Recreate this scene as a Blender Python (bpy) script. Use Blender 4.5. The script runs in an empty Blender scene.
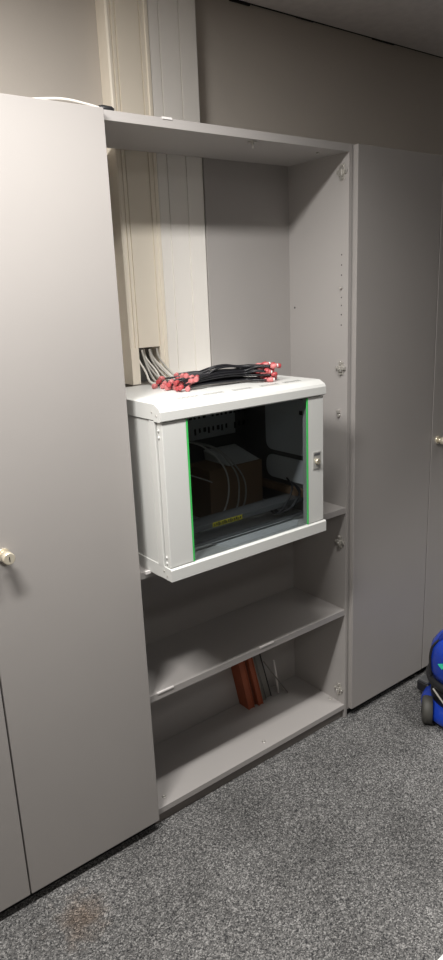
import bpy, bmesh, math, random
from mathutils import Vector, Matrix
random.seed(7)
S = bpy.context.scene
COL = S.collection
H = 1.575                      # camera height above the carpet

# ------------------------------------------------------------------ camera
cd = bpy.data.cameras.new('camera'); cam = bpy.data.objects.new('camera', cd); COL.objects.link(cam)
ex = Vector((0.79040522, -0.19456791, 0.58086394))
ey = Vector((-0.61121815, -0.18719432, 0.76900628))
ez = Vector((-0.04088951, -0.96286116, -0.2668828))
right = Vector((ex[0], ey[0], ez[0])); down = Vector((ex[1], ey[1], ez[1])); fwd = Vector((ex[2], ey[2], ez[2]))
M = Matrix.Identity(4)
for i in range(3):
    M[i][0] = right[i]; M[i][1] = -down[i]; M[i][2] = -fwd[i]
M[2][3] = H
cam.matrix_world = M
cd.sensor_fit = 'VERTICAL'; cd.sensor_height = 24; cd.lens = 675 / 960 * 24
cd.clip_start = 0.05
S.camera = cam

# ------------------------------------------------------------------ world, lights, exposure
w = bpy.data.worlds.new('world'); S.world = w; w.use_nodes = True
w.node_tree.nodes['Background'].inputs[0].default_value = (1.0, 0.96, 0.92, 1)
w.node_tree.nodes['Background'].inputs[1].default_value = 0.05

def area(name, loc, sx, sy, power, spread, col=(1, 0.975, 0.945)):
    l = bpy.data.lights.new(name, 'AREA'); l.shape = 'RECTANGLE'; l.size = sx; l.size_y = sy
    l.energy = power; l.spread = math.radians(spread); l.color = col
    o = bpy.data.objects.new(name, l); COL.objects.link(o); o.location = loc
    return o
area('ceiling_light_long', (0.1, 0.94, H + 0.84), 0.5, 0.12, 43, 180)
area('ceiling_light_bay', (0.9, 0.94, H + 0.84), 0.5, 0.12, 12, 130)
area('added_light_right', (2.45, 0.45, H + 0.84), 0.6, 0.3, 14, 75)  # added downlight to brighten the lower right door, no known fixture
area('fill_light_far', (0.4, -0.6, H + 0.84), 0.6, 0.3, 8.5, 180)  # added fill from behind the camera, not a known fixture

S.view_settings.view_transform = 'Standard'; S.view_settings.look = 'None'
S.view_settings.gamma = 1; S.view_settings.use_curve_mapping = False
S.view_settings.exposure = 0.0

# ------------------------------------------------------------------ materials
def mat(name, col, rough=0.5, metal=0.0, var=0.0, vscale=8, bump=0.0, bscale=200, spec=0.5, coat=0):
    m = bpy.data.materials.new(name); m.use_nodes = True
    nt = m.node_tree; b = nt.nodes['Principled BSDF']
    b.inputs['Roughness'].default_value = rough; b.inputs['Metallic'].default_value = metal
    b.inputs['Specular IOR Level'].default_value = spec
    b.inputs['Coat Weight'].default_value = coat
    b.inputs['Base Color'].default_value = (*col, 1)
    if var or bump:
        tc = nt.nodes.new('ShaderNodeTexCoord')
    if var:
        n = nt.nodes.new('ShaderNodeTexNoise'); n.inputs['Scale'].default_value = vscale; n.inputs['Detail'].default_value = 4
        nt.links.new(tc.outputs['Object'], n.inputs['Vector'])
        r = nt.nodes.new('ShaderNodeValToRGB')
        r.color_ramp.elements[0].position = 0.3; r.color_ramp.elements[1].position = 0.7
        r.color_ramp.elements[0].color = (*[c * (1 - var) for c in col], 1)
        r.color_ramp.elements[1].color = (*[min(1, c * (1 + var)) for c in col], 1)
        nt.links.new(n.outputs['Fac'], r.inputs['Fac']); nt.links.new(r.outputs['Color'], b.inputs['Base Color'])
    if bump:
        n2 = nt.nodes.new('ShaderNodeTexNoise'); n2.inputs['Scale'].default_value = bscale
        nt.links.new(tc.outputs['Object'], n2.inputs['Vector'])
        bp = nt.nodes.new('ShaderNodeBump'); bp.inputs['Strength'].default_value = bump; bp.inputs['Distance'].default_value = 0.001
        nt.links.new(n2.outputs['Fac'], bp.inputs['Height']); nt.links.new(bp.outputs['Normal'], b.inputs['Normal'])
    return m

LAM = mat('grey_laminate', (0.345, 0.325, 0.31), 0.42, var=0.02, vscale=3, bump=0.15, bscale=500, spec=0.35)
LAMI = mat('grey_laminate_inside', (0.39, 0.37, 0.355), 0.5, var=0.02, vscale=3)
EDGE = mat('laminate_edge', (0.40, 0.385, 0.365), 0.4)
PLB = mat('black_plinth', (0.012, 0.012, 0.012), 0.6)
PLG = mat('brown_grey_plinth', (0.2, 0.18, 0.165), 0.6)
WALL = mat('wall_paint', (0.56, 0.515, 0.46), 0.75, var=0.03, vscale=2, bump=0.2, bscale=150)
CEIL = mat('ceiling_tile', (0.80, 0.76, 0.74), 0.9, var=0.05, vscale=30)
GAP = mat('dark_gap', (0.01, 0.009, 0.008), 0.9)
CREAM = mat('cream_plastic', (0.84, 0.77, 0.65), 0.45, var=0.015, vscale=2)
WHITEP = mat('white_plastic', (0.83, 0.80, 0.75), 0.45, var=0.015, vscale=2)
RACK = mat('light_grey_powder_coat', (0.68, 0.685, 0.66), 0.42, bump=0.2, bscale=700)
RACKIN = mat('rack_inner_panel', (0.80, 0.82, 0.83), 0.5)
BACKM = mat('dark_grey_tone', (0.16, 0.155, 0.15), 0.5)
DARKM = mat('dark_metal', (0.03, 0.03, 0.033), 0.45)
MIDM = mat('grey_metal_bar', (0.17, 0.175, 0.18), 0.35, metal=0.4)
STEEL = mat('steel', (0.60, 0.58, 0.54), 0.3, metal=0.6)
ZINC = mat('zinc_plate', (0.52, 0.52, 0.49), 0.35, metal=0.3)
NICKEL = mat('brushed_nickel', (0.82, 0.75, 0.60), 0.25, metal=0.55)
GREEN = mat('green_edge_strip', (0.06, 0.56, 0.12), 0.4)
BLACKR = mat('black_rubber_cord', (0.012, 0.012, 0.015), 0.35)
RED = mat('red_plug', (0.42, 0.06, 0.065), 0.4, var=0.1, vscale=60)
PINK = mat('pink_plug', (0.60, 0.19, 0.19), 0.4, var=0.1, vscale=60)
CLEAR = mat('clear_plastic', (0.75, 0.72, 0.70), 0.2)
GREYC = mat('grey_cable_sheath', (0.47, 0.45, 0.41), 0.5)
WHITEC = mat('white_cable_sheath', (0.75, 0.72, 0.66), 0.5)
YEL = mat('yellow_sticker', (0.62, 0.55, 0.03), 0.5)
INK = mat('black_ink', (0.02, 0.02, 0.02), 0.6)
CARD = mat('brown_cardboard', (0.27, 0.17, 0.10), 0.8, var=0.06, vscale=20)
PAPER = mat('white_paper', (0.80, 0.79, 0.77), 0.7)
ORANGE = mat('rust_orange_card', (0.34, 0.085, 0.035), 0.7, var=0.08, vscale=15)
BROWN = mat('dark_brown_card', (0.20, 0.06, 0.03), 0.7, var=0.08, vscale=15)
GREYF = mat('grey_card', (0.20, 0.19, 0.17), 0.6)
BLACKF = mat('black_card', (0.03, 0.03, 0.032), 0.6)
BLUE = mat('blue_glossy_plastic', (0.012, 0.05, 0.42), 0.25, coat=0.3)
BLUED = mat('blue_dark_plastic', (0.01, 0.03, 0.25), 0.35)
BLKP = mat('black_plastic', (0.018, 0.018, 0.02), 0.4)
WHEEL = mat('dark_grey_wheel', (0.07, 0.068, 0.06), 0.6)
MINT = mat('mint_green_print', (0.05, 0.72, 0.45), 0.4)
OLIVE = mat('olive_lump', (0.10, 0.10, 0.03), 0.6)

def glass_mat():
    m = bpy.data.materials.new('smoked_glass'); m.use_nodes = True; nt = m.node_tree
    nt.nodes.remove(nt.nodes['Principled BSDF'])
    t = nt.nodes.new('ShaderNodeBsdfTransparent'); t.inputs[0].default_value = (0.72, 0.74, 0.75, 1)
    g = nt.nodes.new('ShaderNodeBsdfGlossy'); g.inputs['Roughness'].default_value = 0.02
    fr = nt.nodes.new('ShaderNodeFresnel'); fr.inputs['IOR'].default_value = 1.5
    mx = nt.nodes.new('ShaderNodeMixShader')
    geo = nt.nodes.new('ShaderNodeNewGeometry'); io = nt.nodes.new('ShaderNodeMapRange')     # same reflectance on both faces of the pane
    io.inputs['To Min'].default_value = 1.5; io.inputs['To Max'].default_value = 1 / 1.5
    nt.links.new(geo.outputs['Backfacing'], io.inputs['Value']); nt.links.new(io.outputs[0], fr.inputs['IOR'])
    nt.links.new(fr.outputs[0], mx.inputs[0]); nt.links.new(t.outputs[0], mx.inputs[1]); nt.links.new(g.outputs[0], mx.inputs[2])
    nt.links.new(mx.outputs[0], nt.nodes['Material Output'].inputs['Surface'])
    return m
GLASS = glass_mat()

def carpet_mat():
    m = bpy.data.materials.new('speckled_carpet'); m.use_nodes = True; nt = m.node_tree; b = nt.nodes['Principled BSDF']
    b.inputs['Roughness'].default_value = 0.95; b.inputs['Specular IOR Level'].default_value = 0.1
    tc = nt.nodes.new('ShaderNodeTexCoord')
    v = nt.nodes.new('ShaderNodeTexVoronoi'); v.inputs['Scale'].default_value = 330
    nt.links.new(tc.outputs['Object'], v.inputs['Vector'])
    bw = nt.nodes.new('ShaderNodeSeparateColor'); nt.links.new(v.outputs['Color'], bw.inputs[0])
    n = nt.nodes.new('ShaderNodeTexNoise'); n.inputs['Scale'].default_value = 150; n.inputs['Detail'].default_value = 3
    nt.links.new(tc.outputs['Object'], n.inputs['Vector'])
    mixv = nt.nodes.new('ShaderNodeMath'); mixv.operation = 'MULTIPLY_ADD'; mixv.inputs[1].default_value = 0.55
    nt.links.new(bw.outputs[0], mixv.inputs[0])
    sc = nt.nodes.new('ShaderNodeMath'); sc.operation = 'MULTIPLY'; sc.inputs[1].default_value = 0.5
    nt.links.new(n.outputs['Fac'], sc.inputs[0]); nt.links.new(sc.outputs[0], mixv.inputs[2])
    r = nt.nodes.new('ShaderNodeValToRGB')
    e = r.color_ramp.elements
    e[0].position = 0.22; e[0].color = (0.030, 0.030, 0.032, 1)
    e[1].position = 0.84; e[1].color = (0.36, 0.355, 0.345, 1)
    k = e.new(0.45); k.color = (0.105, 0.104, 0.102, 1)
    k = e.new(0.66); k.color = (0.175, 0.172, 0.168, 1)
    nt.links.new(mixv.outputs[0], r.inputs['Fac'])
    # large soft wear variation
    n3 = nt.nodes.new('ShaderNodeTexNoise'); n3.inputs['Scale'].default_value = 4; n3.inputs['Detail'].default_value = 5
    nt.links.new(tc.outputs['Object'], n3.inputs['Vector'])
    mr = nt.nodes.new('ShaderNodeMapRange'); mr.inputs['To Min'].default_value = 0.78; mr.inputs['To Max'].default_value = 1.2
    mr.inputs['From Min'].default_value = 0.3; mr.inputs['From Max'].default_value = 0.7
    nt.links.new(n3.outputs['Fac'], mr.inputs['Value'])
    vm = nt.nodes.new('ShaderNodeVectorMath'); vm.operation = 'SCALE'
    nt.links.new(r.outputs['Color'], vm.inputs[0]); nt.links.new(mr.outputs[0], vm.inputs['Scale'])
    # rusty stain on the pile
    d = nt.nodes.new('ShaderNodeVectorMath'); d.operation = 'DISTANCE'; d.inputs[1].default_value = (0.52 - 2.25, 1.385 + 1.3275, 0.05)
    nt.links.new(tc.outputs['Object'], d.inputs[0])
    n4 = nt.nodes.new('ShaderNodeTexNoise'); n4.inputs['Scale'].default_value = 22; n4.inputs['Detail'].default_value = 4
    nt.links.new(tc.outputs['Object'], n4.inputs['Vector'])
    ad = nt.nodes.new('ShaderNodeMath'); ad.operation = 'MULTIPLY_ADD'; ad.inputs[1].default_value = 0.16
    nt.links.new(n4.outputs['Fac'], ad.inputs[0]); nt.links.new(d.outputs['Value'], ad.inputs[2])
    mk = nt.nodes.new('ShaderNodeMapRange'); mk.inputs['From Min'].default_value = 0.08; mk.inputs['From Max'].default_value = 0.17
    mk.inputs['To Min'].default_value = 0.55; mk.inputs['To Max'].default_value = 0
    nt.links.new(ad.outputs[0], mk.inputs['Value'])
    mx = nt.nodes.new('ShaderNodeMix'); mx.data_type = 'RGBA'; mx.blend_type = 'MULTIPLY'
    mx.inputs['B'].default_value = (1.0, 0.66, 0.42, 1)
    nt.links.new(mk.outputs[0], mx.inputs['Factor']); nt.links.new(vm.outputs[0], mx.inputs['A'])
    nt.links.new(mx.outputs['Result'], b.inputs['Base Color'])
    bp = nt.nodes.new('ShaderNodeBump'); bp.inputs['Strength'].default_value = 0.6; bp.inputs['Distance'].default_value = 0.004
    nt.links.new(mixv.outputs[0], bp.inputs['Height']); nt.links.new(bp.outputs['Normal'], b.inputs['Normal'])
    return m
CARPET = carpet_mat()

# ------------------------------------------------------------------ mesh helpers (z of all helper input is measured from the camera height)
def Z(p): return Vector((p[0], p[1], p[2] + H))

class MB:
    def __init__(s): s.bm = bmesh.new()
    def box(s, x0, x1, y0, y1, z0, z1, bev=0.0, seg=2):
        t = bmesh.new(); bmesh.ops.create_cube(t, size=1)
        for v in t.verts:
            v.co = Vector((x0 + (v.co.x + .5) * (x1 - x0), y0 + (v.co.y + .5) * (y1 - y0), z0 + H + (v.co.z + .5) * (z1 - z0)))
        if bev: bmesh.ops.bevel(t, geom=list(t.edges), offset=bev, segments=seg, affect='EDGES', profile=.5)
        s.merge(t); return s
    def merge(s, t, mx=None):
        if mx is not None: bmesh.ops.transform(t, matrix=mx, verts=t.verts)
        me = bpy.data.meshes.new('tmp'); t.to_mesh(me); t.free(); s.bm.from_mesh(me); bpy.data.meshes.remove(me)
    def prism(s, pts, axis, a, b):
        """polygon pts in the two other axes, extruded along axis from a to b"""
        t = bmesh.new()
        def mk(p, c):
            if axis == 'x': return (c, p[0], p[1] + H)
            if axis == 'y': return (p[0], c, p[1] + H)
            return (p[0], p[1], c + H)
        lo = [t.verts.new(mk(p, a)) for p in pts]; hi = [t.verts.new(mk(p, b)) for p in pts]
        n = len(pts)
        t.faces.new(lo); t.faces.new(hi[::-1])
        for i in range(n): t.faces.new((lo[i], hi[i], hi[(i + 1) % n], lo[(i + 1) % n]))
        bmesh.ops.recalc_face_normals(t, faces=t.faces); s.merge(t); return s
    def tube(s, pts, r, n=8, close=True, rs=None):
        t = bmesh.new(); P = [Z(p) for p in pts]; rings = []
        prev = None
        for i, p in enumerate(P):
            d = (P[min(i + 1, len(P) - 1)] - P[max(i - 1, 0)]).normalized()
            if prev is None:
                a = d.orthogonal().normalized()
            else:
                a = (prev - d * prev.dot(d)).normalized()
            prev = a; b = d.cross(a); rr = rs[i] if rs else r
            rings.append([t.verts.new(p + a * math.cos(q) * rr + b * math.sin(q) * rr) for q in [2 * math.pi * k / n for k in range(n)]])
        for i in range(len(rings) - 1):
            for k in range(n):
                f = t.faces.new((rings[i][k], rings[i][(k + 1) % n], rings[i + 1][(k + 1) % n], rings[i + 1][k])); f.smooth = True
        if close: t.faces.new(rings[0][::-1]); t.faces.new(rings[-1])
        bmesh.ops.recalc_face_normals(t, faces=t.faces); s.merge(t); return s
    def cyl(s, p, q, r, n=16, r2=None): return s.tube([p, q], r, n, rs=[r, r2 if r2 is not None else r])
    def lathe(s, c, prof, n=40, sx=1, sy=1, rot=0):
        """prof: list of (radius, z) about vertical axis at c=(x,y)"""
        t = bmesh.new(); rings = []
        for r, z in prof:
            ring = []
            for k in range(n):
                a = 2 * math.pi * k / n; px = r * sx * math.cos(a); py = r * sy * math.sin(a)
                ring.append(t.verts.new((c[0] + px * math.cos(rot) - py * math.sin(rot), c[1] + px * math.sin(rot) + py * math.cos(rot), z + H)))
            rings.append(ring)
        for i in range(len(rings) - 1):
            for k in range(n):
                f = t.faces.new((rings[i][k], rings[i][(k + 1) % n], rings[i + 1][(k + 1) % n], rings[i + 1][k])); f.smooth = True
        t.faces.new(rings[0][::-1]); t.faces.new(rings[-1])
        bmesh.ops.recalc_face_normals(t, faces=t.faces); s.merge(t); return s
    def build(s, name, m, parent=None):
        if parent: c = root_of(parent)
        else:
            co = [v.co for v in s.bm.verts]
            c = Vector([(min(p[i] for p in co) + max(p[i] for p in co)) / 2 for i in (0, 1)] + [min(p[2] for p in co)])
        bmesh.ops.translate(s.bm, vec=-c, verts=s.bm.verts)
        me = bpy.data.meshes.new(name); s.bm.to_mesh(me); s.bm.free(); me.materials.append(m)
        o = bpy.data.objects.new(name, me); COL.objects.link(o)
        if parent: o.parent = parent
        else: o.location = c
        return o
def root_of(o):
    while o.parent: o = o.parent
    return Vector(o.location)
def tag(o, label, cat, group=None):
    o['label'] = label; o['category'] = cat
    if group: o['group'] = group
    return o
def thing(name, loc, label, cat, group=None):
    o = bpy.data.objects.new(name, None); o.empty_display_size = 0.05; COL.objects.link(o); o.location = Z(loc)
    return tag(o, label, cat, group)
def struct(o): o['kind'] = 'structure'; return o
def bez(p0, p1, p2, p3, n=14):
    out = []
    for i in range(n + 1):
        t = i / n; u = 1 - t
        out.append(tuple(u**3 * a + 3 * u * u * t * b + 3 * u * t * t * c + t**3 * d for a, b, c, d in zip(p0, p1, p2, p3)))
    return out
def spline(pts, n=8):
    out = []; P = [pts[0]] + list(pts) + [pts[-1]]
    for i in range(1, len(P) - 2):
        a, b, c, d = [Vector(q) for q in P[i - 1:i + 3]]
        for k in range(n):
            t = k / n
            out.append(tuple(0.5 * ((2 * b) + (c - a) * t + (2 * a - 5 * b + 4 * c - d) * t * t + (3 * b - a - 3 * c + d) * t**3)))
    out.append(tuple(pts[-1])); return out

FL = -H; TOPZ = 0.418; FY = 1.50; CY = 1.52; BY = 1.79; WY = 1.845; CEZ = 0.865
# ------------------------------------------------------------------ room shell
XL, XR, YB = -1.5, 6.0, -4.5
struct(MB().box(XL, XR, YB, WY, FL - .05, FL).build('floor', CARPET))
struct(MB().box(XL, XR, WY, WY + .1, FL, CEZ).build('wall_back', WALL))
struct(MB().box(XL - .1, XL, YB, WY, FL, CEZ).build('wall_left', WALL))
struct(MB().box(XR, XR + .1, YB, WY, FL, CEZ).build('wall_right', WALL))
struct(MB().box(XL, XR, YB - .1, YB, FL, CEZ).build('wall_front', WALL))
struct(MB().box(XL - .1, XR + .1, YB - .1, WY + .1, CEZ, CEZ + .05).build('ceiling', CEIL))
# dark uneven joint where the ceiling tiles meet the wall
j = MB()
for x0, x1, t in ((1.50, 1.58, .007), (1.58, 1.78, .0015), (1.78, 1.86, .003), (1.86, 2.16, .0012), (2.16, 2.28, .004), (2.28, 2.9, .001)):
    j.box(x0, x1, WY - .006, WY, CEZ - t, CEZ)
struct(j.build('trim_1', GAP))

# ------------------------------------------------------------------ cupboards
def knob(door, x, z):
    k = MB()
    k.cyl((x, FY, z), (x, FY - .006, z), .016, 24)
    k.cyl((x, FY - .006, z), (x, FY - .020, z), .009, 20)
    k.tube([(x, FY - .019, z), (x, FY - .021, z), (x, FY - .038, z), (x, FY - .040, z)], 0, 24, rs=[.012, .0145, .0145, .0125])
    o = k.build('knob', NICKEL, door)
    MB().box(x - .001, x + .001, FY - .0408, FY - .040, z - .006, z + .006).build('keyhole', INK, door)
    return o
def closed_cupboard(x0, xm, x1, label, knob_x, over=0.0):
    t = thing('cupboard', ((x0 + x1) / 2, (CY + BY) / 2, FL), label, 'cupboard')
    c = MB(); xd = x1; x1 = x1 - over
    c.box(x0, x0 + .016, CY, BY, FL + .03, TOPZ); c.box(x1 - .016, x1, CY, BY, FL + .03, TOPZ)
    c.box(x0 + .016, x1 - .016, CY, BY, TOPZ - .02, TOPZ); c.box(x0 + .016, x1 - .016, CY, BY, FL + .03, FL + .05)
    c.box(x0 + .016, x1 - .016, BY - .006, BY, FL + .05, TOPZ - .02)
    c.build('carcass', LAMI, t)
    MB().box(x0 + .002, xd - .002, CY + .012, BY, FL, FL + .03).build('plinth', PLB, t)
    g = .0022
    for a, b in ((x0, xm), (xm, xd)):
        d = MB().box(a + g * (a != x0), b - g * (b == xm), FY, CY - .001, -1.5365, TOPZ - .002, .0012, 2).build('door', LAM, t)
        if a < knob_x < b: knob(d, knob_x, -.571)
    return t
closed_cupboard(0.02, 0.4335, 0.8425, 'closed tall grey cupboard left of the open bay, white cable on its top', 0.482, .017)
closed_cupboard(1.7025, 2.131, 2.56, 'closed tall grey cupboard right of the open bay, beside the blue vacuum', 2.168)

# open middle bay
bay = thing('open_cupboard', (1.27, 1.65, FL), 'open grey cupboard bay with doors removed, holding the glass-fronted network cabinet', 'cupboard')
X0, X1 = 0.8275, 1.6995
MB().box(X0, X0 + .016, CY, BY, FL + .04, TOPZ, .0008).build('side_panel', LAMI, bay)
rp = MB().box(X1 - .0145, X1, CY, BY, FL, TOPZ, .0008).build('side_panel', LAMI, bay)
XI0, XI1 = X0 + .016, X1 - .0145
# top panel, cut back around the trunking
MB().box(XI0, XI1, CY, BY - .003, TOPZ - .022, TOPZ, .0008).build('top_panel', LAMI, bay)
b = MB(); b.box(1.3345, XI1, BY - .001, BY + .005, -.757, TOPZ); b.box(XI0, XI1, BY - .001, BY + .005, FL + .03, -.757)
b.build('back_panel', LAMI, bay)
sh2 = MB().box(XI0, XI1, CY + .002, BY - .002, -.757, -.736, .0008).build('shelf', LAMI, bay)
sh1 = MB().box(XI0, XI1, CY + .002, BY - .002, -1.147, -1.125, .0008).build('shelf', LAMI, bay)
bp = MB().box(XI0, XI1, CY, BY - .002, -1.537, -1.517, .0008).build('bottom_panel', LAMI, bay)
MB().box(XI0, XI1, CY + .012, CY + .03, FL, -1.537).build('plinth', PLG, bay)
# bright edge clips
for x0, x1 in ((.880, .938), (1.277, 1.338)):
    MB().box(x0, x1, CY - .0005, CY + .006, -1.1275, -1.1235).build('edge_clip', CLEAR, sh1)
MB().box(1.014, 1.042, CY - .002, CY + .006, TOPZ - .003, TOPZ + .002).build('edge_clip', CLEAR, bay)
MB().box(.868, .885, CY - .006, CY + .002, -.742, -.734).build('edge_clip', CLEAR, sh2)
# catch hook and small peg under the top panel
k = MB(); k.box(1.309, 1.327, CY + .012, CY + .030, TOPZ - .0245, TOPZ - .022); k.cyl((1.318, CY + .02, TOPZ - .024), (1.318, CY + .018, TOPZ - .040), .003, 10)
k.build('door_catch', STEEL, bay)
MB().cyl((1.60, CY + .05, TOPZ - .022), (1.60, CY + .05, TOPZ - .027), .004, 10).build('door_catch', STEEL, bay)
# screws on the bottom panel
for x, y in ((.896, 1.555), (1.31, 1.553), (1.672, 1.580)):
    sc = MB(); sc.lathe((x, y), [(.0068, -1.517), (.0066, -1.5155), (.0035, -1.5148), (.003, -1.5158)], 16); sc.build('screw', STEEL, bay)
# hinge mounting plates on the right panel
def hinge(z):
    m = MB(); y = 1.548; x = XI1
    m.box(x - .003, x, y - .012, y + .010, z - .022, z + .022, .001)
    m.box(x - .006, x - .001, y - .022, y + .018, z - .006, z + .006, .001)
    m.box(x - .012, x - .003, y - .009, y + .007, z - .012, z + .008, .002)
    for dz in (-.018, .018): m.cyl((x - .003, y, z + dz), (x - .007, y, z + dz), .0055, 12)
    for dy in (-.018, .015): m.cyl((x - .006, y + dy, z), (x - .009, y + dy, z), .004, 12)
    m.cyl((x - .012, y - .002, z - .002), (x - .016, y - .002, z - .002), .004, 12)
    m.build('hinge_plate', STEEL, rp)
for z in (.343, -.256, -.868, -1.460): hinge(z)
p = MB(); p.box(XI1 - .010, XI1, 1.549, 1.561, -.408, -.396, .0015); p.cyl((XI1, 1.555, -.415), (XI1 - .007, 1.555, -.415), .006, 12)
p.build('shelf_support', STEEL, rp)
p = MB(); p.cyl((XI1, 1.547, -.001), (XI1 - .008, 1.547, -.001), .0035, 10); p.build('shelf_support', STEEL, rp)
for z in (.101, .070, .039, -.030, -.055, -.084, -.117):
    MB().cyl((XI1 - .0003, 1.548, z), (XI1 + .002, 1.548, z), .0024, 8).build('peg_hole', INK, rp)
MB().cyl((XI1 - .0003, 1.765, -.06), (XI1 + .002, 1.765, -.06), .0035, 8).build('peg_hole', INK, rp)

# ------------------------------------------------------------------ wall trunking behind the bay
TY = 1.792
t1 = thing('cable_trunking', (1.09, WY, FL), 'cream vertical cable trunking with cables coming out of a cut opening', 'trunking')
def prof(x0, x1, grooves, lip):
    g = .0025; pts = [(x0, WY - .001), (x0, TY + .004), (x0 + .004, TY)]
    for gx in grooves: pts += [(gx - g, TY), (gx - g, TY + .004), (gx + g, TY + .004), (gx + g, TY)]
    pts += [(x1 - .004, TY), (x1, TY + .004), (x1, WY - .001)]
    return pts
a, bb = 1.035, 1.158
MB().prism(prof(a, bb, (1.049, 1.062, 1.138), 0), 'z', -.150, CEZ - .002).build('cover', CREAM, t1)
MB().box(a, 1.062, TY, WY - .001, -.258, -.150).build('channel_side', CREAM, t1); MB().box(1.138, bb, TY, WY - .001, -.258, -.150).build('channel_side', CREAM, t1)
MB().box(1.062, 1.138, WY - .004, WY - .001, -.258, -.150).build('channel_back', BACKM, t1)  # back coloured dark to stand for the shade between the cables
m = MB(); m.box(1.1535, 1.1655, TY - .0035, WY - .001, -.258, CEZ - .002, .002); m.build('corner_bead', CREAM, t1)
t2 = thing('cable_trunking', (1.25, WY, FL), 'wide off-white vertical trunking between the cream trunking and the grey back panel', 'trunking')
MB().prism(prof(1.166, 1.334, (1.202, 1.270), 0), 'z', -.735, CEZ - .002).build('cover', WHITEP, t2)

# ------------------------------------------------------------------ network cabinet
RX0, RX1, RF, RB = .885, 1.462, 1.412, 1.785
rk = thing('network_cabinet', ((RX0 + RX1) / 2, 1.6, -.736), 'light grey wall network cabinet with smoked glass door and green edge strips', 'network cabinet')
# top cover: rolled front lip
tp = [(1.407, -.302), (1.407, -.280), (1.4115, -.2725), (1.430, -.2625), (1.436, -.2610), (RB, -.2610), (RB, -.302), (1.44, -.302), (1.44, -.3055), (1.412, -.3055)]
lid = MB().prism(tp[:9] + tp[9:], 'x', RX0 - .004, RX1 + .005).build('top_cover', RACK, rk)
bs = [(1.405, -.734), (1.405, -.7025), (1.409, -.6995), (RB, -.6995), (RB, -.7355), (1.47, -.7355), (1.455, -.734)]
base = MB().prism(bs, 'x', RX0 - .002, RX1 + .004).build('base_tray', RACK, rk)
# rivets on the covers
m = MB()
for y, z in ((1.424, -.289), (1.445, -.282)): m.cyl((RX0 - .004, y, z), (RX0 - .006, y, z), .0022, 8)
m.build('rivet', STEEL, lid)
m = MB()
for y, z in ((1.425, -.722), (1.44, -.712)): m.cyl((RX0 - .002, y, z), (RX0 - .004, y, z), .0025, 8)
m.build('rivet', STEEL, base)
# vents stamped into the lid: five groups of slashes
for gx in (1.0, 1.085, 1.185, 1.285, 1.375):
    v = MB()
    for i in range(8):
        x = gx - .027 + i * .0086
        for yy in (0, .03):
            pts = [(x, 1.452 + yy), (x + .0016, 1.452 + yy), (x + .0056, 1.474 + yy), (x + .004, 1.474 + yy)]
            if yy: continue
            v.prism(pts, 'z', -.2625, -.2605)
    v.build('vent', DARKM, lid)
for gx in (1.30, 1.40):
    v = MB()
    for i in range(8):
        x = gx - .027 + i * .0086
        v.prism([(x, 1.655), (x + .0016, 1.655), (x + .0056, 1.677), (x + .004, 1.677)], 'z', -.2625, -.2605)
    v.build('vent', DARKM, lid)
for x, y in ((.93, 1.455), (1.44, 1.72)):
    MB().cyl((x, y, -.2612), (x, y, -.2595), .004, 10).build('rivet', STEEL, lid)
# body: side panels, columns, back
for sx, x0, x1 in ((-1, RX0, RX0 + .003), (1, RX1 - .003, RX1)):
    sp = MB().box(x0, x1, 1.472, RB, -.6995, -.305, .0008).build('side_panel', RACK, rk)
    if sx < 0:
        c = MB(); c.box(x0 - .0025, x1 + .03, 1.440, 1.4670, -.6995, -.305, .0012); c.box(x0 + .0015, x1 + .008, 1.4665, 1.4717, -.6995, -.305)
    else:
        c = MB(); c.box(x0 - .008, x1, 1.440, 1.4715, -.6995, -.305, .001)
    c.build('column', RACK, rk)
bk = MB().box(RX0 + .003, RX1 - .003, RB - .003, RB, -.6995, -.305).build('back_panel', BACKM, rk)
# slotted grey bar high on the back
sb = MB().box(RX0 + .05, RX1 - .05, RB - .006, RB - .003, -.462, -.350).build('slotted_bar', RACKIN, rk)
for r_, z in enumerate((-.385, -.432)):
    for i in range(25):
        if (i * 7 + r_) % 9 == 4: continue
        x = 1.0 + i * .0185; wv = .007 + .004 * ((i * 5 + r_ * 3) % 3 == 0)
        MB().box(x, x + wv, RB - .0075, RB - .0055, z - .008 - .006 * r_ * (i % 3 == 1), z + .007).build('slot', INK, sb)
# inner right wall with two raised rounded plates
ir = MB().box(RX1 - .006, RX1 - .0032, 1.474, RB - .004, -.69, -.31).build('inner_wall', BACKM, rk)
def plate(z0, z1):
    m = MB(); m.box(RX1 - .012, RX1 - .006, 1.476, 1.678, z0, z1, .0055, 3)
    # rounder corners towards the back
    o = m.build('raised_plate', RACKIN, ir); return o
def rplate(z0, z1, y0, y1, rad=.03):
    pts = []
    for cy_, cz_, a0 in ((y1 - rad, z1 - rad, 0), (y0 + .008, z1 - .008, 90), (y0 + .008, z0 + .008, 180), (y1 - rad, z0 + rad, 270)):
        rr = rad if cy_ > (y0 + y1) / 2 else .008
        for k in range(7):
            q = math.radians(a0 + 15 * k); pts.append((cy_ + rr * math.cos(q), cz_ + rr * math.sin(q)))
    return MB().prism(pts, 'x', RX1 - .012, RX1 - .006).build('raised_plate', RACKIN, ir)
p1 = rplate(-.505, -.33, 1.476, 1.665); rplate(-.598, -.522, 1.476, 1.665)
MB().box(RX1 - .0135, RX1 - .012, 1.490, 1.504, -.375, -.362).build('clip_slot', INK, ir)
MB().box(RX1 - .03, RX1 - .012, 1.476, 1.74, -.635, -.612).build('side_rail', CARD, ir)
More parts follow.
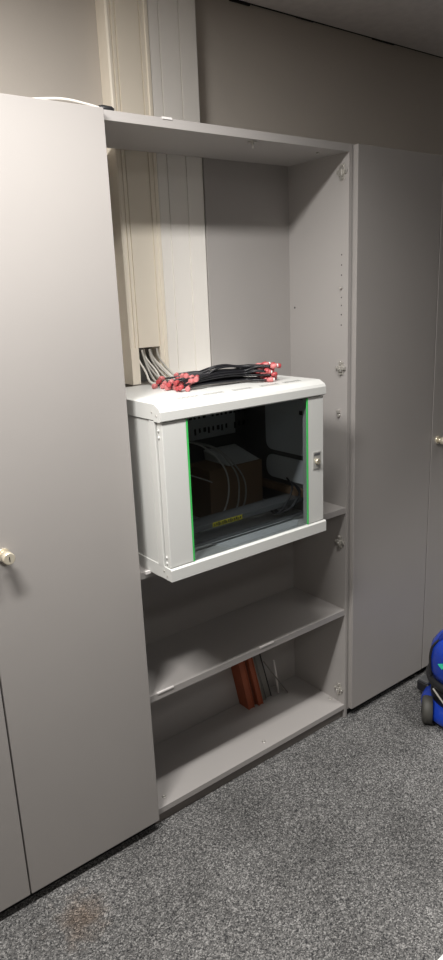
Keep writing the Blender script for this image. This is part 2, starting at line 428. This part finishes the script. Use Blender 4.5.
# lower cross bar with yellow warning sticker
bar = MB()
bar.box(RX0 + .035, RX1 - .014, 1.488, 1.500, -.652, -.636, .001); bar.box(RX0 + .035, RX1 - .014, 1.500, 1.55, -.6385, -.636)
bar = bar.build('cross_bar', MIDM, rk)
yl = MB().box(1.085, 1.195, 1.487, 1.488, -.651, -.637).build('warning_sticker', YEL, bar)
m = MB()
for i in range(14):
    m.box(1.09 + i * .0073, 1.0935 + i * .0073 + .001 * (i % 3), 1.4866, 1.4872, -.6495 + .002 * (i % 2), -.6415 + .0015 * (i % 3))
m.build('sticker_print', INK, bar)
m = MB(); m.box(RX0 + .035, RX1 - .014, 1.465, 1.475, -.686, -.678, .001); m.build('cross_bar', MIDM, rk)
m = MB(); m.prism([(1.10, 1.425), (1.36, 1.425), (1.40, 1.46), (1.35, 1.56), (1.15, 1.60), (1.05, 1.55)], 'z', -.6993, -.695); m.build('floor_plate', RACKIN, rk)
# door
DZ0, DZ1 = -.6975, -.3075
DX0, DX1 = .887, 1.461
door = MB().box(DX0, .9605, RF, 1.436, DZ0, DZ1, .0015).build('door', RACK, rk)
MB().box(1.3965, DX1, RF, 1.436, DZ0, DZ1, .0015).build('door_stile', RACK, door)
MB().box(.9606, 1.3964, 1.4145, 1.4185, DZ0, DZ1).build('glass_pane', GLASS, door)
MB().box(.9606, .9652, 1.4115, 1.4144, DZ0, DZ1).build('green_strip', GREEN, door)
MB().box(1.3918, 1.3964, 1.4115, 1.4144, DZ0, DZ1).build('green_strip', GREEN, door)
for z in (-.325, -.343, -.668, -.684): MB().cyl((DX0 - .001, 1.428, z), (DX0 - .001, 1.428, z - .007), .0024, 10).build('hinge_pin', RACK, door)
lk = MB().box(1.4155, 1.4475, RF - .002, RF, -.528, -.474, .0008).build('lock', ZINC, rk)
m = MB(); m.cyl((1.431, RF - .002, -.504), (1.431, RF - .010, -.504), .009, 20, .008); m.build('lock_barrel', NICKEL, lk)
m = MB(); m.box(1.419, 1.444, RF - .0025, RF - .0019, -.486, -.4785); m.build('lock_slot', MIDM, lk)
MB().box(1.4303, 1.4317, RF - .0106, RF - .0100, -.509, -.499).build('keyhole', INK, lk)

# inside the network cabinet
cb = thing('cardboard_box', (1.30, 1.70, -.6993), 'brown cardboard box standing at the back behind the smoked glass', 'box')
m = MB(); m.box(1.19, 1.405, 1.635, 1.765, -.6993, -.53, .002); m.build('box_body', CARD, cb)
m = MB(); m.prism([(1.64, -.5298), (1.765, -.5298), (1.774, -.500), (1.771, -.498)], 'x', 1.27, 1.40); m.build('flap', PAPER, cb)
cabs = [
    ([(1.16, 1.770, -.45), (1.19, 1.67, -.455), (1.225, 1.605, -.52), (1.235, 1.60, -.60), (1.20, 1.59, -.66), (1.15, 1.60, -.694)], WHITEC, 'white'),
    ([(1.18, 1.770, -.45), (1.22, 1.65, -.465), (1.262, 1.595, -.54), (1.262, 1.585, -.62), (1.23, 1.575, -.66), (1.18, 1.615, -.694)], GREYC, 'grey'),
    ([(1.20, 1.770, -.455), (1.25, 1.67, -.475), (1.30, 1.61, -.56), (1.30, 1.60, -.64), (1.27, 1.61, -.694)], GREYC, 'grey'),
]
labs = ['white cable curling down behind the smoked glass, leftmost of the three loops', 'grey cable looping down in the middle behind the smoked glass', 'grey cable hanging at the right of the three loops behind the smoked glass']
for (pts, mm, c), lb in zip(cabs, labs):
    tag(MB().tube(spline(pts, 7), .0028, 8).build('network_cable', mm), lb, 'cable', 'cables inside the network cabinet')
tag(MB().tube(spline([(.915, 1.60, -.445), (1.0, 1.56, -.475), (1.10, 1.55, -.52), (1.15, 1.57, -.545)], 7), .002, 8).build('network_cable', GREYC), 'thin grey cable slanting across the upper left behind the smoked glass', 'cable', 'cables inside the network cabinet')
for i, (dx, dz) in enumerate(((0, 0), (.012, .01), (-.012, .02))):
    pts = [(1.426, 1.50 + .02 * i, -.60 + dz), (1.412 + dx, 1.468 + .01 * i, -.62 + dz), (1.37 + dx, 1.462 + .01 * i, -.65), (1.345 + dx, 1.50, -.67), (1.425, 1.60 + .02 * i, -.690 + .003 * i)]
    tag(MB().tube(spline(pts, 7), .003, 8).build('power_cable', BLACKR), ['black cable curling at the lower right corner behind the smoked glass, lowest loop', 'black cable curling at the lower right corner behind the smoked glass, middle loop', 'black cable curling at the lower right corner behind the smoked glass, upper loop'][i], 'cable', 'cables inside the network cabinet')

# ------------------------------------------------------------------ bundle of black cords with red plugs on the lid
LZ = -.2605
def plug(mesh_end, d, mm, parent):
    """small moulded plug: tapered strain relief, body, clear nose"""
    p = Vector(mesh_end); d = Vector(d).normalized()
    q = lambda s: tuple(p + d * s)
    b = MB().tube([q(0), q(.004), q(.005), q(.018), q(.0195)], 0, 8, rs=[.0038, .005, .0072, .0072, .006]).build('plug', mm, parent)
    return b, q(.0195), q(.024)
k = 0
for row in range(4):
    for c in range(7):
        h = LZ + .0035 + row * .0085
        yb = 1.585 + (c - 3) * .0075 + random.uniform(-.002, .002) + (row % 2) * .003
        bulge = random.uniform(0, .008) + (.013 if row == 3 and c % 2 else 0)
        lx = 1.085 + (row - 1.5) * .012 + random.uniform(-.028, .028); rx = 1.345 + random.uniform(-.024, .022)
        ly = 1.622 + (c - 3) * .021 + random.uniform(-.005, .005); ry = 1.545 + (c - 3) * .011 + random.uniform(-.004, .004)
        lz = LZ + .0068 + row * .0085; rz = LZ + .0068 + row * .0125
        t = thing('patch_cord', (1.21, 1.58, LZ), 'black cord with red plugs, one of the bundle lying on the network cabinet lid', 'cable', 'black cords on the cabinet lid')
        pts = spline([(lx, ly, lz), (lx + .035, ly * .6 + yb * .4, max(lz, h) + .005), (1.19, yb, h + .007 + bulge * .8), (1.235, yb - .003, h + .006 + bulge), (1.28, yb - .006, h + .005 + bulge * .7),
                      (rx - .03, yb * .4 + ry * .6, max(rz, h) + .002), (rx, ry, rz)], 6)
        MB().tube(pts, .0029, 7).build('cord', BLACKR, t)
        a = random.uniform(-.6, .6)
        b_, n0, n1 = plug((lx, ly, lz), (-1, -.55 + a, random.uniform(-.3, .25) if row else 0.03), RED if k % 3 == 1 else PINK, t)
        b_, n0, n1 = plug((rx, ry, rz), (1, -.25 + a * .8, random.uniform(-.2, .3) if row else 0.03), RED if k % 3 else PINK, t)
        if k % 3 == 0:
            MB().cyl(n0, n1, .0052, 8).build('plug_nose', CLEAR, b_)
        k += 1

# grey cables spilling out of the trunking opening
gl = ['leftmost grey cable coming out of the trunking opening', 'second grey cable from the left in the trunking opening', 'third grey cable from the left in the trunking opening',
      'grey cable in the middle of the trunking opening', 'grey cable right of the middle in the trunking opening', 'grey cable third from the right in the trunking opening',
      'grey cable second from the right in the trunking opening', 'rightmost grey cable coming out of the trunking opening']
for i in range(8):
    xs = 1.0685 + i * .0088 + random.uniform(-.001, .001)
    xe = 1.074 + i * .0145 + random.uniform(-.003, .003)
    yo = 1.818 - (i * 5 % 3) * .009
    pts = spline([(xs, yo, -.156), (xs + .003 + .002 * (i % 2), yo - .004, -.185), (xs * .5 + xe * .5 + .004, 1.783 - .004 * (i % 2), -.222), (xe, 1.76 - .012 * (i % 3), -.250), (xe + .012, 1.735 - .012 * (i % 3), LZ + .0042)], 7)
    tag(MB().tube(pts, .0034, 8).build('network_cable', GREYC if i % 3 else WHITEC), gl[i], 'cable', 'grey cables from the trunking')

# ------------------------------------------------------------------ white cable on top of the left cupboard
wc = thing('white_cable', (.74, 1.54, TOPZ), 'white cable with a black end arching along the top of the left cupboard', 'cable')
cz = TOPZ + .0045
MB().tube(spline([(.36, 1.75, cz), (.50, 1.66, cz), (.60, 1.60, cz - .001), (.70, 1.556, cz + .006), (.77, 1.55, cz + .013), (.83, 1.55, cz + .009), (.866, 1.55, cz + .004)], 8), .0032, 10).build('cord', WHITEC, wc)
m = MB(); m.tube([(.858, 1.55, cz + .005), (.868, 1.55, cz + .0045), (.892, 1.552, cz + .0045), (.897, 1.552, cz + .004)], 0, 12, rs=[.006, .0085, .0082, .006]); m.build('cable_end', BLKP, wc)

# ------------------------------------------------------------------ things on the bottom panel
BZ = -1.517
def leaning(name, x, y0, y1, h, th, lean, mm, label, cat, tab=None, grp='folders on the bottom shelf'):
    t = thing(name, (x, (y0 + y1) / 2, BZ), label, cat, grp)
    sx = math.tan(lean)
    def sheet(x0, x1, y0, y1, z0, z1):
        b = bmesh.new(); vs = []
        m = MB(); m.prism([(x0 + sx * 0, BZ), (x1, BZ), (x1 + sx * (z1 - z0), BZ + (z1 - z0)), (x0 + sx * (z1 - z0), BZ + (z1 - z0))], 'y', y0, y1); return m
    sheet(x, x + .0025, y0, y1, 0, h).build('cover', mm, t)
    sheet(x + th - .0025, x + th, y0, y1, 0, h).build('cover', mm, t)
    sheet(x + .0025, x + th - .0025, y0 + .004, y1 - .004, 0, h - .008).build('pages', GREYF if mm in (BLACKF, GREYF) else mm, t)
    return t
leaning('folder', 1.390, 1.728, 1.786, .225, .028, -.20, ORANGE, 'rust orange folder leaning at the left end of the row on the bottom shelf', 'folder')
leaning('folder', 1.4195, 1.738, 1.786, .235, .014, -.21, BROWN, 'dark brown folder second from the left in the bottom shelf row', 'folder')
leaning('folder', 1.4365, 1.724, 1.786, .222, .022, -.22, ORANGE, 'rust brown folder between the dark brown and the grey folder on the bottom shelf', 'folder')
leaning('folder', 1.4625, 1.735, 1.786, .22, .018, -.235, GREYF, 'grey folder leaning right of the brown ones on the bottom shelf', 'folder')
leaning('folder', 1.486, 1.742, 1.786, .225, .030, -.25, BLACKF, 'black folder at the right end of the row on the bottom shelf', 'folder')
tag(MB().tube([(1.575, 1.715, BZ + .004), (1.50, 1.72, BZ + .12), (1.462, 1.722, BZ + .18)], .0026, 8).build('thin_rod', GREYF), 'thin grey rod leaning left across the black folder on the bottom shelf', 'rod')
tag(MB().tube([(1.545, 1.735, BZ + .006), (1.537, 1.739, BZ + .09), (1.530, 1.742, BZ + .150)], 0, 8, rs=[.004, .005, .003]).build('thin_rod', CLEAR), 'pale upright rod at the right end of the bottom shelf row', 'rod')

# ------------------------------------------------------------------ blue vacuum cleaner
VX, VY = 2.05, 1.235
vac = thing('vacuum_cleaner', (VX, VY, FL), 'blue and black canister vacuum cleaner on the carpet by the right cupboard', 'vacuum cleaner')
SHELL = [(.138, -1.405), (.143, -1.375), (.144, -1.33), (.137, -1.292), (.118, -1.264), (.098, -1.252)]
def pol(deg, r, z): return (VX + r * math.cos(math.radians(deg)), VY + r * math.sin(math.radians(deg)), z)
MB().lathe((VX, VY), SHELL + [(.06, -1.242), (.004, -1.240)], 48).build('top_shell', BLUE, vac)
MB().lathe((VX, VY), [(.138, -1.430), (.152, -1.424), (.155, -1.412), (.150, -1.404), (.136, -1.402)], 48).build('bumper', BLKP, vac)
MB().lathe((VX, VY), [(.110, -1.545), (.128, -1.53), (.134, -1.49), (.136, -1.428), (.1, -1.424)], 48).build('tank', BLKP, vac)
MB().lathe((VX, VY), [(.120, -1.566), (.156, -1.560), (.168, -1.545), (.167, -1.528), (.156, -1.510), (.134, -1.500)], 48).build('base_shell', BLUE, vac)
# wheel seen edge-on at the left of the base
ax = Vector((-.60, .80, 0)); q = lambda s: tuple(Vector((1.903, 1.297, -1.523)) + ax * s)
wl = MB().tube([q(-.010), q(-.008), q(.018), q(.025), q(.028)], 0, 28, rs=[.043, .050, .051, .046, .036]).build('wheel', WHEEL, vac)
MB().tube([q(.027), q(.030)], .016, 20).build('wheel_cap', BLKP, wl)
# foot with grey cap near the plinth of the cupboard
MB().box(2.005, 2.060, 1.378, 1.432, -1.545, -1.505, .006, 3).build('foot', BLKP, vac)
MB().box(2.009, 2.056, 1.382, 1.428, -1.505, -1.494, .003).build('foot_cap', MIDM, vac)
MB().cyl((2.012, 1.380, -1.535), (2.008, 1.374, -1.535), .008, 12).build('foot_button', STEEL, vac)
# hose port on the crown and a carrying handle across it
MB().lathe((VX, VY - .005), [(.070, -1.262), (.072, -1.225), (.066, -1.205), (.050, -1.200), (.046, -1.225), (.004, -1.228)], 36).build('hose_port', BLUED, vac)
MB().tube(spline([pol(140, .115, -1.262), pol(140, .090, -1.228), pol(140, .05, -1.195), pol(140, 0, -1.185), pol(320, .05, -1.195), pol(320, .09, -1.228), pol(320, .115, -1.262)], 7), .009, 12).build('handle', BLUED, vac)
MB().tube(spline([pol(146, .146, -1.400), pol(143, .1475, -1.36), pol(141, .147, -1.32), pol(140, .139, -1.288), pol(140, .118, -1.262)], 7), .0045, 8).build('seam_trim', BLKP, vac)
MB().tube(spline([pol(158, .151, -1.434), pol(166, .146, -1.450), pol(178, .142, -1.475), pol(192, .148, -1.500), pol(206, .160, -1.505)], 7), .0035, 8).build('cord', GREYC, vac)
# mint arrow-like mark laid on the curved shell
def on_shell(a, z, off):
    for (r0, z0), (r1, z1) in zip(SHELL, SHELL[1:]):
        if z0 <= z <= z1:
            r = r0 + (r1 - r0) * (z - z0) / (z1 - z0); break
    r += off
    return Vector((VX + r * math.cos(a), VY + r * math.sin(a), z + H))
tm = bmesh.new(); A0 = math.radians(176)
for (a0, a1, z0, z1, z2, z3) in ((-13, -4, .001, -.001, .013, -.012), (-4, 16, .006, -.006, .006, -.006), (0, 7, .012, .004, .010, .004)):
    n = 4; prev = None
    for i in range(n + 1):
        s = i / n; a_ = A0 + math.radians(a0 + (a1 - a0) * s)
        v1 = tm.verts.new(on_shell(a_, -1.328 + z0 + (z2 - z0) * s, .0014)); v2 = tm.verts.new(on_shell(a_, -1.328 + z1 + (z3 - z1) * s, .0014))
        if prev: tm.faces.new((prev[0], v1, v2, prev[1]))
        prev = (v1, v2)
mk = MB(); mk.merge(tm); mk.build('emblem', MINT, vac)

# ------------------------------------------------------------------ paper at the corner
pp = MB().prism([(1.02, .715), (1.30, .722), (1.305, .51), (1.025, .503)], 'z', FL + .0005, FL + .0025)
tag(pp.build('paper_sheet', PAPER), 'white sheet at the bottom right corner of the carpet', 'paper')
